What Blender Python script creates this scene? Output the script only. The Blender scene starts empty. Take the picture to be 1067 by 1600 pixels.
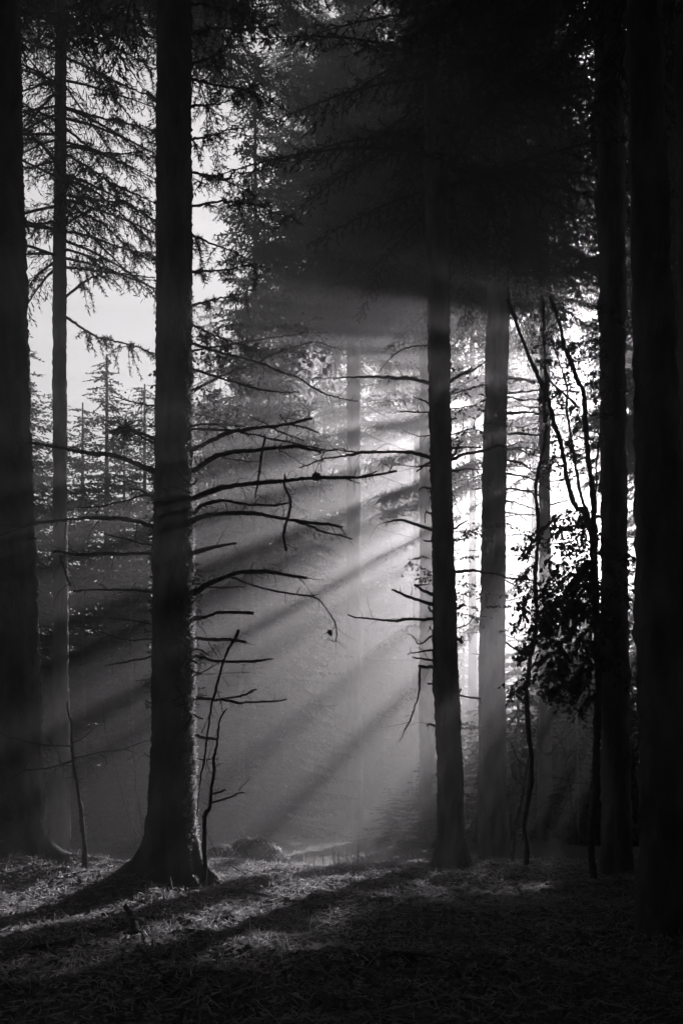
import bpy, math, random
import numpy as np
from mathutils import Vector

# ------------------------------------------------------------------ camera, sky, sun, exposure
SC = bpy.context.scene
COL = SC.collection
CAM_H, FPX, HOR, CX = 1.4, 1555.6, 1190.0, 533.5      # camera height, focal length and horizon in photo pixels
cam_data = bpy.data.cameras.new("camera")
cam = bpy.data.objects.new("camera", cam_data)
COL.objects.link(cam)
cam.location = (0, 0, CAM_H)
cam.rotation_euler = (math.radians(90), 0, 0)
cam_data.sensor_fit = 'VERTICAL'
cam_data.sensor_height = 36
cam_data.sensor_width = 24
cam_data.lens = 35
cam_data.shift_y = (HOR - 800) / 1600
cam_data.clip_start = 0.05
cam_data.clip_end = 1000
SC.camera = cam

SUN = Vector((0.416, 1.0, 0.411)).normalized()          # direction towards the sun
SUN_EL = math.asin(SUN.z)
SUN_AZ = math.atan2(SUN.x, SUN.y)
w = bpy.data.worlds.new("World")
SC.world = w
w.use_nodes = True
nt = w.node_tree
bg = nt.nodes["Background"]
sky = nt.nodes.new("ShaderNodeTexSky")
sky.sky_type = 'NISHITA'
sky.sun_disc = False
sky.sun_elevation = SUN_EL
sky.sun_rotation = SUN_AZ
sky.dust_density = 0.2
sky.air_density = 3.5
bw = nt.nodes.new("ShaderNodeRGBToBW")                  # the photograph is black and white
nt.links.new(sky.outputs[0], bw.inputs[0])
nt.links.new(bw.outputs[0], bg.inputs[0])
bg.inputs[1].default_value = 0.055

sun_d = bpy.data.lights.new("sun", 'SUN')
sun_d.energy = 5.0
sun_d.angle = math.radians(0.5)
sun_d.color = (1.0, 0.972, 0.99)
sun = bpy.data.objects.new("sun", sun_d)
COL.objects.link(sun)
sun.rotation_euler = SUN.to_track_quat('Z', 'Y').to_euler()
sun.location = (20, 50, 30)

vs = SC.view_settings
vs.view_transform = 'Standard'
vs.look = 'None'
vs.gamma = 1
vs.use_curve_mapping = False
vs.exposure = 1.35
HAZE_DENSITY, HAZE_G = 0.016, 0.80

cy = SC.cycles
cy.max_bounces = 4
cy.diffuse_bounces = 1
cy.glossy_bounces = 1
cy.transmission_bounces = 2
cy.volume_bounces = 0
cy.use_denoising = True
try:
    cy.denoiser = 'OPENIMAGEDENOISE'
    cy.denoising_prefilter = 'ACCURATE'
except Exception:
    pass

rng = np.random.default_rng(7)
R = random.Random(7)

# ------------------------------------------------------------------ helpers
def at(px, py, d):
    """a point of the forest at distance d along the view axis, from its place in the photo"""
    return np.array(((px - CX) / FPX * d, d, CAM_H - (py - HOR) / FPX * d))

class MB:
    """collects quads and triangles into one mesh object"""
    def __init__(s):
        s.v, s.f, s.n = [], [], 0
    def add(s, v, f):
        v = np.asarray(v, float).reshape(-1, 3)
        s.v.append(v); s.f.append(np.asarray(f, int) + s.n); s.n += len(v)
    def quads(s, q):
        """q: (n,4,3)"""
        q = np.asarray(q, float)
        s.add(q.reshape(-1, 3), np.arange(len(q) * 4).reshape(-1, 4))
    def mesh(s, name, mat, smooth=False):
        v = np.concatenate(s.v); f = np.concatenate(s.f)
        me = bpy.data.meshes.new(name)
        me.vertices.add(len(v)); me.vertices.foreach_set("co", v.astype(np.float32).ravel())
        me.loops.add(f.size); me.loops.foreach_set("vertex_index", f.astype(np.int32).ravel())
        me.polygons.add(len(f))
        me.polygons.foreach_set("loop_start", np.arange(0, f.size, 4, dtype=np.int32))
        me.polygons.foreach_set("use_smooth", np.full(len(f), smooth))
        me.materials.append(mat)
        me.update(calc_edges=True)
        return me
    def build(s, name, mat, parent=None, smooth=False):
        return link(name, s.mesh(name, mat, smooth), parent)

def link(name, me, parent=None):
    o = bpy.data.objects.new(name, me)
    COL.objects.link(o)
    if parent is not None:
        o.parent = parent
        o.location = -parent.location            # parts are written in world space
    return o

def thing(name, label, cat, loc, group=None):
    o = bpy.data.objects.new(name, None)
    COL.objects.link(o)
    o.location = [float(c) for c in loc]
    o.empty_display_size = 0.3
    return tag(o, label, cat, group)

def tag(o, label=None, cat=None, group=None, kind=None):
    for k, v in (("label", label), ("category", cat), ("group", group), ("kind", kind)):
        if v: o[k] = v
    return o

def unit(a):
    return a / (np.linalg.norm(a, axis=-1, keepdims=True) + 1e-12)

def smooth_line(p, n):
    """Catmull-Rom through the rows of p, n samples"""
    p = np.asarray(p, float)
    if len(p) == 2:
        t = np.linspace(0, 1, n)[:, None]
        return p[0] * (1 - t) + p[1] * t
    e = np.vstack([2 * p[0] - p[1], p, 2 * p[-1] - p[-2]])
    u = np.linspace(0, len(p) - 1 - 1e-6, n)
    i = u.astype(int); t = (u - i)[:, None]
    a, b, c, d = e[i], e[i + 1], e[i + 2], e[i + 3]
    return 0.5 * (2 * b + (c - a) * t + (2 * a - 5 * b + 4 * c - d) * t * t + (3 * b - a - 3 * c + d) * t ** 3)

def tube(mb, pts, rad, seg=7, rough=0.12, close=True):
    """a tapering rough tube along pts (n,3); rad (n,)"""
    pts = np.asarray(pts, float); n = len(pts)
    rad = np.broadcast_to(np.asarray(rad, float), (n,)).copy()
    tan = unit(np.gradient(pts, axis=0))
    ref = np.array((0.31, 0.85, 0.42))
    a = unit(np.cross(tan, ref)); b = np.cross(tan, a)
    th = np.linspace(0, 2 * np.pi, seg, endpoint=False)
    rr = rad[:, None] * (1 + rough * rng.standard_normal((n, seg)))
    if close:
        rr = np.vstack([rr, rr[-1:] * 0.02]); pts = np.vstack([pts, pts[-1:] + tan[-1:] * rad[-1] * 0.4])
        a = np.vstack([a, a[-1:]]); b = np.vstack([b, b[-1:]]); n += 1
    v = pts[:, None, :] + rr[..., None] * (np.cos(th)[None, :, None] * a[:, None, :] + np.sin(th)[None, :, None] * b[:, None, :])
    i = np.arange(n - 1)[:, None] * seg; j = np.arange(seg)[None, :]; k = (j + 1) % seg
    f = np.stack([i + j, i + k, i + seg + k, i + seg + j], -1).reshape(-1, 4)
    mb.add(v.reshape(-1, 3), f)

def vnoise(x, y, seed=0):
    """cheap smooth 2-D noise in -1..1"""
    def h(i, j):
        s = np.sin(i * 127.1 + j * 311.7 + seed * 74.7) * 43758.5453
        return (s - np.floor(s)) * 2 - 1
    i, j = np.floor(x), np.floor(y)
    fx, fy = x - i, y - j
    fx = fx * fx * (3 - 2 * fx); fy = fy * fy * (3 - 2 * fy)
    return (h(i, j) * (1 - fx) + h(i + 1, j) * fx) * (1 - fy) + (h(i, j + 1) * (1 - fx) + h(i + 1, j + 1) * fx) * fy

def gz(x, y):
    """height of the forest floor"""
    x = np.asarray(x, float); y = np.asarray(y, float)
    t = np.clip((y - 13.2) / 5.0, 0, 1)
    z = -0.65 * t * t * (3 - 2 * t)
    z = z + 0.11 * vnoise(x * 0.45, y * 0.45, 1) + 0.06 * vnoise(x * 1.3, y * 1.3, 2) + 0.02 * vnoise(x * 3.7, y * 3.7, 4)
    z = z + 0.24 * np.exp(-((x + 4.2) ** 2 / 2.2 + (y - 12.2) ** 2 / 5))
    z = z - 0.05 * np.exp(-((x - 2.5) ** 2 + (y - 9) ** 2) / 6)
    return z

# ------------------------------------------------------------------ materials (black-and-white place: greys)
def mat(name, c0, c1, scale=8, rough=0.9, bump=0.0, bscale=30, stretch=(1, 1, 1), transl=0.0, spec=0.2):
    m = bpy.data.materials.new(name); m.use_nodes = True
    n = m.node_tree; N = n.nodes; L = n.links
    p = N["Principled BSDF"]; out = N["Material Output"]
    tc = N.new("ShaderNodeTexCoord"); mp = N.new("ShaderNodeMapping"); mp.inputs["Scale"].default_value = stretch
    L.new(tc.outputs["Object"], mp.inputs[0])
    no = N.new("ShaderNodeTexNoise"); no.inputs["Scale"].default_value = scale; no.inputs["Detail"].default_value = 6
    L.new(mp.outputs[0], no.inputs["Vector"])
    cr = N.new("ShaderNodeValToRGB")
    cr.color_ramp.elements[0].position = 0.32; cr.color_ramp.elements[1].position = 0.68
    cr.color_ramp.elements[0].color = (c0, c0 * .975, c0, 1); cr.color_ramp.elements[1].color = (c1, c1 * .975, c1, 1)
    L.new(no.outputs["Fac"], cr.inputs[0]); L.new(cr.outputs[0], p.inputs["Base Color"])
    p.inputs["Roughness"].default_value = rough
    p.inputs["Specular IOR Level"].default_value = spec
    if bump:
        n2 = N.new("ShaderNodeTexNoise"); n2.inputs["Scale"].default_value = bscale; n2.inputs["Detail"].default_value = 5
        L.new(mp.outputs[0], n2.inputs["Vector"])
        b = N.new("ShaderNodeBump"); b.inputs["Strength"].default_value = bump; b.inputs["Distance"].default_value = 0.02
        L.new(n2.outputs["Fac"], b.inputs["Height"]); L.new(b.outputs[0], p.inputs["Normal"])
    if transl:
        t = N.new("ShaderNodeBsdfTranslucent"); L.new(cr.outputs[0], t.inputs[0])
        mx = N.new("ShaderNodeMixShader"); mx.inputs[0].default_value = transl
        L.new(p.outputs[0], mx.inputs[1]); L.new(t.outputs[0], mx.inputs[2]); L.new(mx.outputs[0], out.inputs["Surface"])
    return m

M_BARK = mat("spruce_bark", 0.10, 0.30, 5, 0.95, 0.9, 26, (1, 1, 0.35), spec=0.1)
M_WOOD = mat("dead_wood", 0.06, 0.16, 20, 0.9, 0.4, 60, spec=0.1)
M_NEEDLE = mat("spruce_needles", 0.03, 0.06, 3, 0.8, transl=0.15, spec=0.15)
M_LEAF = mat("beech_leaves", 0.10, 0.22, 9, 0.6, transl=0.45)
M_BACKLIT = mat("backlit_leaves", 0.50, 0.75, 30, 0.5, transl=0.55)  # leaf colour lightened to stand in for sun shining through
M_SHRUB = mat("shrub_leaves", 0.03, 0.08, 9, 0.5, transl=0.35, spec=0.4)
M_SOIL = mat("forest_soil", 0.09, 0.32, 14, 0.95, 0.8, 70, spec=0.1)
M_LITTER = mat("dry_litter", 0.24, 0.8, 9, 0.7, transl=0.42)
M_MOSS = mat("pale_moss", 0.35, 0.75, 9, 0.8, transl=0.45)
M_GRASS = mat("grass_blades", 0.25, 0.5, 9, 0.5, transl=0.4)
M_STONE = mat("mossy_stone", 0.06, 0.14, 6, 0.95, 1.0, 40)

# ------------------------------------------------------------------ forest floor
def axis(lo, flo, fhi, hi, fine, coarse):
    return np.unique(np.round(np.concatenate([np.arange(lo, flo, coarse), np.arange(flo, fhi, fine), np.arange(fhi, hi + coarse, coarse)]), 4))
gx = axis(-30, -5.5, 5.5, 30, 0.05, 0.5)
gy = axis(-22, 4.5, 15.5, 47.5, 0.05, 0.5)
X, Y = np.meshgrid(gx, gy)
Z = gz(X, Y) + 0.018 * vnoise(X * 7, Y * 7, 3) + 0.012 * rng.standard_normal(X.shape)
mb = MB()
nx, ny = len(gx), len(gy)
i = np.arange(ny - 1)[:, None] * nx; j = np.arange(nx - 1)[None, :]
mb.add(np.stack([X, Y, Z], -1).reshape(-1, 3), np.stack([i + j, i + j + 1, i + nx + j + 1, i + nx + j], -1).reshape(-1, 4))
tag(mb.build("ground", M_SOIL), kind="structure")

# ------------------------------------------------------------------ trunks and branches
def trunk_mesh(name, prof, d, top, lobes=(), seg=40, dz=0.05, rough=0.012, zbase=None, taper_top=0.5):
    """prof: rows (py, left px, right px) measured in the photo, turned into centre line and radius at distance d"""
    prof = np.array(prof, float)
    z = CAM_H - (prof[:, 0] - HOR) / FPX * d
    c = ((prof[:, 1] + prof[:, 2]) / 2 - CX) / FPX * d
    r = (prof[:, 2] - prof[:, 1]) / 2 / FPX * d
    o = np.argsort(z); z, c, r = z[o], c[o], r[o]
    c0 = float(np.interp(0, z, c))
    zb = float(gz(c0, d)) - 0.12 if zbase is None else zbase
    zt = z[-1]
    zs = np.concatenate([np.arange(zb, zt, dz), np.linspace(zt, max(top, zt + 0.3), 14)])
    cs = np.interp(zs, z, c); rs = np.interp(zs, z, r)
    up = np.clip((zs - zt) / max(top - zt, 0.3), 0, 1)
    rs = rs * (1 - (1 - taper_top * 0.25) * up)
    th = np.linspace(0, 2 * np.pi, seg, endpoint=False)
    TH, ZS = np.meshgrid(th, zs)
    rr = np.repeat(rs[:, None], seg, 1)
    g = zb + 0.12
    for a, amp, wd, h in lobes:                     # root flare: direction, reach, width, height
        da = (TH - a + np.pi) % (2 * np.pi) - np.pi
        rr = rr + amp * np.exp(-(da / wd) ** 2) * np.exp(-np.clip(ZS - g, 0, None) / h)
    rr = rr + np.minimum(1, rr / 0.1) * rough * (vnoise(TH * rs.mean() / 0.05, ZS / 0.12, 5) + .9 * vnoise(TH * rs.mean() / 0.25, ZS / 0.6, 6) + .6 * rng.standard_normal(rr.shape))
    v = np.stack([cs[:, None] + rr * np.cos(TH), d + rr * np.sin(TH), ZS], -1)
    mb = MB(); n = len(zs)
    i = np.arange(n - 1)[:, None] * seg; j = np.arange(seg)[None, :]; k = (j + 1) % seg
    mb.add(v.reshape(-1, 3), np.stack([i + j, i + k, i + seg + k, i + seg + j], -1).reshape(-1, 4))
    return mb, (float(np.interp(0.2, z, c)), d, g), lambda py: float(np.interp(CAM_H - (py - HOR) / FPX * d, z, c)) / d * FPX + CX

def twigs(mb, pts, rad, dens, d, down=0.3):
    """small broken side twigs along a branch"""
    n = max(0, int(len(pts) * dens))
    for _ in range(n):
        k = R.randrange(1, len(pts) - 1)
        o = pts[k]; t = unit(pts[k + 1] - pts[k - 1])
        side = unit(np.cross(t, rng.standard_normal(3)))
        l = (R.uniform(0.03, 0.16) if R.random() < .75 else R.uniform(.15, .4)) * (d / 11)
        dirn = unit(side + t * R.uniform(0.1, 0.9) + np.array((0, 0, -down * R.random())))
        q = [o, o + dirn * l * .5 + rng.standard_normal(3) * l * .06, o + dirn * l + np.array((0, 0, -l * R.uniform(-.1, .3)))]
        r0 = min(rad[k] * 0.55, 0.006)
        tube(mb, smooth_line(q, 5), np.linspace(r0, r0 * 0.4, 5), 4, 0.1)

def branch(parent, poly, w0, w1, d, dd=None, root=None, tw=0.25, name="dead_branch", mat_=None, spread=0.0):
    """poly in photo pixels, widths in pixels, running away from or towards the camera by dd metres"""
    poly = [tuple(p) for p in poly]
    if dd is None: dd = R.uniform(-0.9, 0.9) * 0.09 * abs(poly[-1][0] - poly[0][0]) / FPX * d * 10
    L = np.concatenate([[0], np.cumsum([math.dist(a, b) for a, b in zip(poly, poly[1:])])]); L /= L[-1]
    pts = [at(p[0], p[1], d + dd * s) for p, s in zip(poly, L)]
    if root is not None:
        pts.insert(0, np.array(((root - CX) / FPX * d, d, pts[0][2] - (0.25 * (pts[1][2] - pts[0][2])))))
    ln = sum(np.linalg.norm(b - a) for a, b in zip(pts, pts[1:]))
    n = max(6, int(ln / 0.035))
    line = smooth_line(pts, n); s_ = np.linspace(0, 1, n)
    line[1:-1] += (rng.standard_normal((n - 2, 3)) * .003 + .012 * np.stack([vnoise(s_[1:-1] * ln * 5, 0 * s_[1:-1] + q, k) for k, q in ((1, R.random() * 99), (2, R.random() * 99), (3, R.random() * 99))], 1)) * d / 11
    s = np.linspace(0, 1, n)
    rad = (w0 + (w1 - w0) * s) / 2 / FPX * d
    mb = MB()
    rad = rad * (1 + 0.10 * np.sin(s * ln * 9 + R.random() * 6) + 0.05 * rng.standard_normal(n))
    tube(mb, line, rad, 8, 0.07)
    if tw: twigs(mb, line, rad, tw, d)
    return mb.build(name, mat_ or M_WOOD, parent, True)

def zoomed(x0, y0, f, *poly):
    return [(x0 + f * a, y0 + f * b) for a, b in poly]
Z7 = lambda *p: zoomed(280, 520, .375, *p)
Z8 = lambda *p: zoomed(240, 920, .3125, *p)
ZL = lambda *p: zoomed(0, 540, .2437, *p)
ZC = lambda *p: zoomed(0, 540, .5, *p)
Z5 = lambda *p: zoomed(600, 560, .2437, *p)
Z6 = lambda *p: zoomed(600, 800, .2437, *p)
ZS_ = lambda *p: zoomed(760, 480, .2877, *p)
ZT = lambda *p: zoomed(760, 780, .2877, *p)
ZU = lambda *p: zoomed(780, 1040, .269, *p)
Z4 = lambda *p: zoomed(0, 1080, .2437, *p)

# ------------------------------------------------------------------ spruce crowns
def crown_quads(seed, z0, z1, r0, r1, whorl=0.38, per=5, step=0.11, twl=0.42, tww=0.09, up=0.12, droop=0.42, fine=0, jit=0.25, shape=1.0):
    """needle sprays round a trunk axis at the origin: every branch a drooping stem set with hanging twigs"""
    g = np.random.default_rng(seed)
    out = []; stems = MB()
    z = z0
    while z < z1:
        f = (z - z0) / (z1 - z0)
        rad = r0 + (r1 - r0) * f ** shape
        for b in range(per):
            if g.random() < 0.08: continue
            az = g.uniform(0, 2 * np.pi); L = rad * g.uniform(0.65, 1.12)
            if L < 0.15: continue
            n = max(3, int(L / step))
            s = (np.arange(n) + 0.7) / n
            hd = np.array((math.cos(az), math.sin(az), 0)); sd = np.array((-hd[1], hd[0], 0))
            bend = g.uniform(-.25, .25)
            u_, d_ = up + g.uniform(-.1, .15), droop * g.uniform(.7, 1.3)
            zz = z + g.uniform(-jit, jit) * whorl
            pos = lambda s: np.array((0, 0, zz)) + L * (s[:, None] * hd + (bend * s * s)[:, None] * sd + (u_ * s - d_ * s * s + 0.12 * s ** 3)[:, None] * np.array((0, 0, 1.0)))
            P = pos(s)
            line = pos(np.linspace(0, 1, 6))
            tube(stems, line, np.linspace(0.012 + 0.006 * L, 0.004, 6), 4, 0)
            T = unit(pos(np.minimum(s + .05, 1.05)) - P)
            m = 2
            P = np.repeat(P, m, 0); T = np.repeat(T, m, 0); ss = np.repeat(s, m)
            sg = np.tile((1, -1), n)[:, None] * 1.0
            dirn = unit(T * g.uniform(.5, 1.0, (n * m, 1)) + sg * sd * g.uniform(.5, 1.1, (n * m, 1)) + np.array((0, 0, -1.0)) * g.uniform(.0, .9, (n * m, 1)))
            l = twl * np.minimum(1, L / 1.2) * (1.15 - 0.75 * ss) * g.uniform(.5, 1.2, n * m)
            P2 = np.vstack([P, P[-1:]]); dirn = np.vstack([dirn, T[-1:]]); l = np.append(l, twl * .5)
            if fine:                                 # sub-twigs with needles, for crowns near the camera
                k = fine
                q = (np.arange(k) + .5) / k
                o = (P2[:, None, :] + dirn[:, None, :] * (l[:, None] * q[None, :])[..., None]).reshape(-1, 3)
                dr = unit(np.repeat(dirn, k, 0) + g.standard_normal((len(o), 3)) * 0.75 + np.array((0, 0, -.25)))
                ll = np.repeat(l, k) * (g.uniform(.12, .3, len(o)) if fine > 10 else g.uniform(.18, .5, len(o))) + 0.03
                ww = np.full(len(o), tww * .42) * g.uniform(.6, 1.3, len(o))
                P2 = np.vstack([P2, o]); dirn = np.vstack([dirn, dr]); wid = np.concatenate([np.full(len(l), tww * .35), ww]); l = np.concatenate([l, ll])
            else:
                wid = tww * g.uniform(.6, 1.4, len(l))
            side = unit(np.cross(dirn, g.standard_normal((len(l), 3)) * .8 + np.array((0, 0, 1.0))))
            a = P2; e = P2 + dirn * l[:, None]
            wv = side * (wid / 2)[:, None]
            mid = P2 + dirn * (l * .45)[:, None]
            out.append(np.stack([a - wv * .3, mid - wv, e, mid + wv], 1))
        z += whorl * g.uniform(.7, 1.3)
    return np.concatenate(out), stems

def crown_mesh(name, *a, **k):
    q, stems = crown_quads(*a, **k)
    mb = stems; mb.quads(q)
    return mb.mesh(name, M_NEEDLE)

def put_crown(parent, me, x, y, z, sc=(1, 1, 1), rz=0.0):
    o = bpy.data.objects.new("crown", me); COL.objects.link(o)
    o.parent = parent
    o.location = Vector((x, y, z)) - parent.location
    o.scale = sc; o.rotation_euler = (0, 0, rz)
    return o

HIGH = [crown_mesh("crown", 11 + k, 0, 12, 3.0, 0.7, whorl=.30, per=6, twl=.6, tww=.06, step=.12, fine=20) for k in range(3)]     # crowns of tall bare-stemmed spruces
THIN = crown_mesh("crown", 61, 0, 11.5, 3.1, 0.8, whorl=.44, per=5, twl=.5, tww=.05, step=.13, fine=14)      # a thin ragged crown
SPARSE = [crown_mesh("crown", 51 + k, 0, 3.0, 2.4, 2.2, whorl=.52, per=5, twl=.45, tww=.09, step=.12, fine=8, droop=.2) for k in range(2)]      # thin low whorls, added under crowns to streak the beams
DENSE = [crown_mesh("crown", 21 + k, 0.3, 21, 2.3, 0.25, whorl=.32, per=6, twl=.5, tww=.16, step=.13, fine=3, shape=1.4) for k in range(3)]  # branched to the ground
NARROW = crown_mesh("crown", 41, 0, 7.0, .36, .12, whorl=.13, per=7, twl=.22, tww=.08, step=.07, fine=3)
YOUNG = [crown_mesh("crown", 31 + k, 0.1, 3.6, 1.2, 0.1, whorl=.2, per=6, twl=.4, tww=.09) for k in range(2)]

# ------------------------------------------------------------------ the spruce in the sunlit patch
DM = 11.0
mb, base, cpx = trunk_mesh("trunk", [(0, 246, 299), (300, 245, 299), (560, 244, 299.5), (800, 241, 301), (1000, 239.5, 302), (1150, 237.5, 303), (1250, 235, 304), (1420, 233, 306)],
    DM, 20, lobes=((math.radians(186), .5, .36, .17), (math.radians(-6), .32, .24, .2), (math.radians(-48), .26, .2, .15), (math.radians(-112), .26, .26, .13), (math.radians(-150), .22, .22, .15),
                   (math.radians(95), .25, .5, .12), (math.radians(40), .25, .35, .12), (math.radians(210), .2, .6, .35)), seg=72, dz=.035, rough=.012)
t1 = thing("spruce_tree", "tall spruce with sunlit right edge, flared roots and long bare dead branches", "tree", base)
mb.build("trunk", M_BARK, t1, True)
put_crown(t1, HIGH[0], base[0], DM, 11.4, (1.2, 1.2, .9))
K = cpx
B = lambda poly, w0, w1, dd=None, r=True, tw=.5, **k: branch(t1, poly, w0, w1, DM, dd, K(poly[0][1]) if r else None, tw, **k)
B(Z7((50,490),(120,455),(200,420),(300,400),(400,385),(480,377),(555,357)), 8, 3.5, .5)
B(Z7((290,345),(370,383)), 2, 2.6, .05, False, name="twig"); B(Z7((420,340),(455,380)), 1.5, 2, .02, False, name="twig")
B(Z7((385,395),(450,425),(520,450)), 3, 2, .1, False, name="twig"); B(Z7((460,380),(520,398),(580,417)), 3, 2.4, .15, False, name="twig")
B(Z7((200,405),(300,420),(400,445),(480,462),(600,482),(695,488)), 3.6, 1.6, -.6)
B(Z7((55,575),(130,530),(220,500),(320,487),(440,478),(520,482),(590,495)), 9, 4, -.5)
B(Z7((357,430),(340,520),(330,600),(318,688)), 4, 3.2, .1, False, .4, name="hanging_stick")
B(Z7((180,520),(260,535),(340,537)), 2, 1.3, -.2, False, name="twig"); B(Z7((415,485),(460,515),(520,555)), 1.8, 1.2, -.3, False, name="twig")
B(Z7((50,690),(150,655),(250,635),(350,625),(450,615),(570,603),(700,603),(820,590),(905,577)), 9.5, 3.5, .7)
mbk = MB(); kp = at(280 + .375 * 572, 520 + .375 * 601, DM + .43)
th_ = np.linspace(0.02, np.pi - .02, 8)
tube(mbk, np.stack([kp[0] + .055 * -np.cos(th_), np.full(8, kp[1]), np.full(8, kp[2])], 1), .046 * np.sin(th_) + .004, 9, .12); mbk.build("knot", M_WOOD, t1, True)
B(Z7((440,590),(435,640),(465,695),(455,760),(432,845),(445,908)), 3.5, 5, -.1, False, .4, name="hanging_stick")
B(Z7((690,605),(720,615),(752,627)), 2.5, 1.6, .1, False, name="twig"); B(Z7((750,600),(790,590),(820,577)), 3, 2, .1, False, name="twig")
B(Z7((55,755),(90,720),(150,700),(200,700),(300,717),(400,720),(455,710)), 7, 2.5, -.5)
B(Z7((50,785),(120,760),(200,753),(300,755),(400,768),(500,785),(600,797),(680,810)), 9, 4, .35, tw=.4)
B(Z7((480,780),(600,825),(720,860)), 4, 2.5, .4, False, name="twig")
B(Z7((50,920),(110,900),(170,890),(240,878)), 9, 4, .2, tw=.1)
B(Z7((60,1080),(150,1035),(240,1000),(330,995),(430,1005),(530,1022)), 9, 4.5, -.4)
B([(362,903),(400,914),(440,926),(485,932),(500,940),(516,960),(525,982),(523,1000),(512,996)], 3.5, 1.2, -.3, False, .35, name="twig")
B(Z7((60,1045),(150,1060),(270,1060)), 4, 2, .3)
B(Z7((50,40),(150,75),(250,105),(350,135),(430,168),(500,190),(600,245),(680,272),(745,285)), 5, 2, 1.2, tw=.4)
B(Z7((50,150),(150,180),(250,210),(330,235),(420,245),(500,248)), 4.5, 2, .8, tw=.4)
B(Z7((50,390),(150,380),(270,390)), 5, 2.5, .9); B(Z7((50,335),(150,355),(260,385)), 3, 1.6, 1.2, tw=.5)
B(Z7((50,640),(75,612)), 6, 3, -.2, tw=0)
B(Z8((215,150),(280,130),(360,120),(500,123)), 7, 4.5, .2, tw=.1); B(Z8((215,250),(300,255),(400,258),(462,268)), 7, 4.5, -.25, tw=.1)
B(Z8((215,300),(275,327)), 4, 2.5, -.2, tw=0); B(Z8((215,340),(300,355),(400,367),(500,365),(560,358),(595,352)), 6, 3, -.3, tw=.3)
B(Z8((215,432),(300,390),(340,362)), 3, 1.5, .1); B(Z8((210,430),(330,425),(480,420)), 1.6, 1, .3, tw=.3)
B(Z8((205,550),(300,553),(350,550),(420,540),(470,525),(515,503)), 5.5, 2.8, .3); B(Z8((340,549),(420,565),(500,570),(600,560),(665,552)), 4.5, 2.5, .2, False, .3)
B(Z8((170,615),(245,650)), 4, 2, -.3, tw=0); B(Z8((185,720),(240,740),(320,750)), 7, 4.5, .2, tw=.2); B(Z8((190,850),(260,855),(330,850)), 3, 1.6, .15)
for px, py, dx, dy in ((296,1000,-16,-16),(292,1010,-18,-14),(297,1030,14,8),(290,1085,-22,12),(288,1090,-14,-18),(293,1100,-18,4),(300,1048,14,4),(291,1112,-8,-30),(296,990,-6,-24),(300,1120,-10,22),
                       (300,760,-24,-26),(298,770,-34,-10),(270,775,-18,-14),(265,780,-28,2),(301,735,18,-10),(300,610,10,-6)):
    branch(t1, [(px, py), (px + dx * .5 + R.uniform(-2, 2), py + dy * .5), (px + dx, py + dy)], 4, 2, DM - .18, -.12, None, .5, name="broken_stub")
# left side
B(ZL((985,800),(850,750),(720,705),(600,695),(500,675),(380,655),(280,635),(110,620)), 10, 3, .4)
B(ZL((985,1165),(850,1120),(700,1100),(500,1105),(350,1120),(200,1150),(0,1215)), 8, 2.5, -.3)
B(ZL((985,960),(900,965),(800,1000),(650,1035),(500,1040)), 4.5, 2, -.5, tw=.35); B(ZL((990,968),(900,930),(830,915)), 4.5, 2.2, -.4)
B(ZL((985,1285),(850,1255),(740,1230),(650,1200)), 3.5, 1.6, .3); B(ZL((880,1150),(875,1220),(868,1280)), 2, 1.4, 0, False, name="twig")
B(ZC((475,650),(350,650),(250,655),(165,645)), 7, 4, -.3, tw=.3); B(ZC((190,655),(205,710),(222,750)), 2.2, 3, -.3, False, .4, name="hanging_stick")
B(ZC((475,770),(400,762),(330,760),(230,768)), 5, 3, -.25, tw=.3); B(ZC((475,870),(420,860),(340,852)), 3.5, 1.8, .2)
B(ZC((475,970),(400,990),(330,1000)), 4.5, 2.2, .4); B(ZC((475,920),(380,915),(270,880)), 3, 1.5, .8)
B(ZC((470,185),(420,178),(350,155)), 3.5, 1.6, .6, tw=.5); B(ZC((470,300),(430,275),(390,262)), 5, 2.5, .1, tw=.5)
B([(236,1182),(226,1176)], 3, 2, 0, tw=.5); B([(238,1098),(228,1094),(232,1108)], 3, 2, 0, tw=.5)
mbt = MB()                                                                     # a dense knot of twigs on the left side
c0 = at(197, 670, DM + .1)
for _ in range(150):
    v = unit(rng.standard_normal(3)); v[2] -= .15
    l = R.uniform(.08, .3)
    tube(mbt, smooth_line([c0 + v * .02, c0 + v * l * .5 + rng.standard_normal(3) * .06, c0 + v * l * .8 + rng.standard_normal(3) * .09], 5), np.linspace(.005, .002, 5), 4, .1)
tube(mbt, smooth_line([at(245, 688, DM), at(220, 676, DM), c0], 6), np.linspace(.02, .012, 6), 6, .1)
mbt.build("twig_cluster", M_WOOD, t1)
# dry leaf caught on the long thin twig
def leaf_quads(o, d, n, l, wd, fold=.25):
    """beech-like leaf: two folded halves; o base, d direction, n normal"""
    s = unit(np.cross(d, n))
    tip = o + d * l[:, None]; q1 = o + d * (l * .3)[:, None]; q2 = o + d * (l * .7)[:, None]
    lift = n * (wd * fold)[:, None]
    w1 = s * (wd * .5)[:, None]; w2 = s * (wd * .38)[:, None]
    A = np.stack([o, q1 - w1 + lift, q2 - w2 + lift, tip], 1)
    Bq = np.stack([o, tip, q2 + w2 + lift, q1 + w1 + lift], 1)
    return np.concatenate([A, Bq])
mbl = MB(); mbl.quads(leaf_quads(np.array([at(512, 984, DM - .28)]), unit(np.array([(.5, .2, -.8)])), unit(np.array([(.2, -1, .1)])), np.array([.085]), np.array([.06])))
mbl.build("dry_leaf", M_SHRUB, t1)

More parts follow.
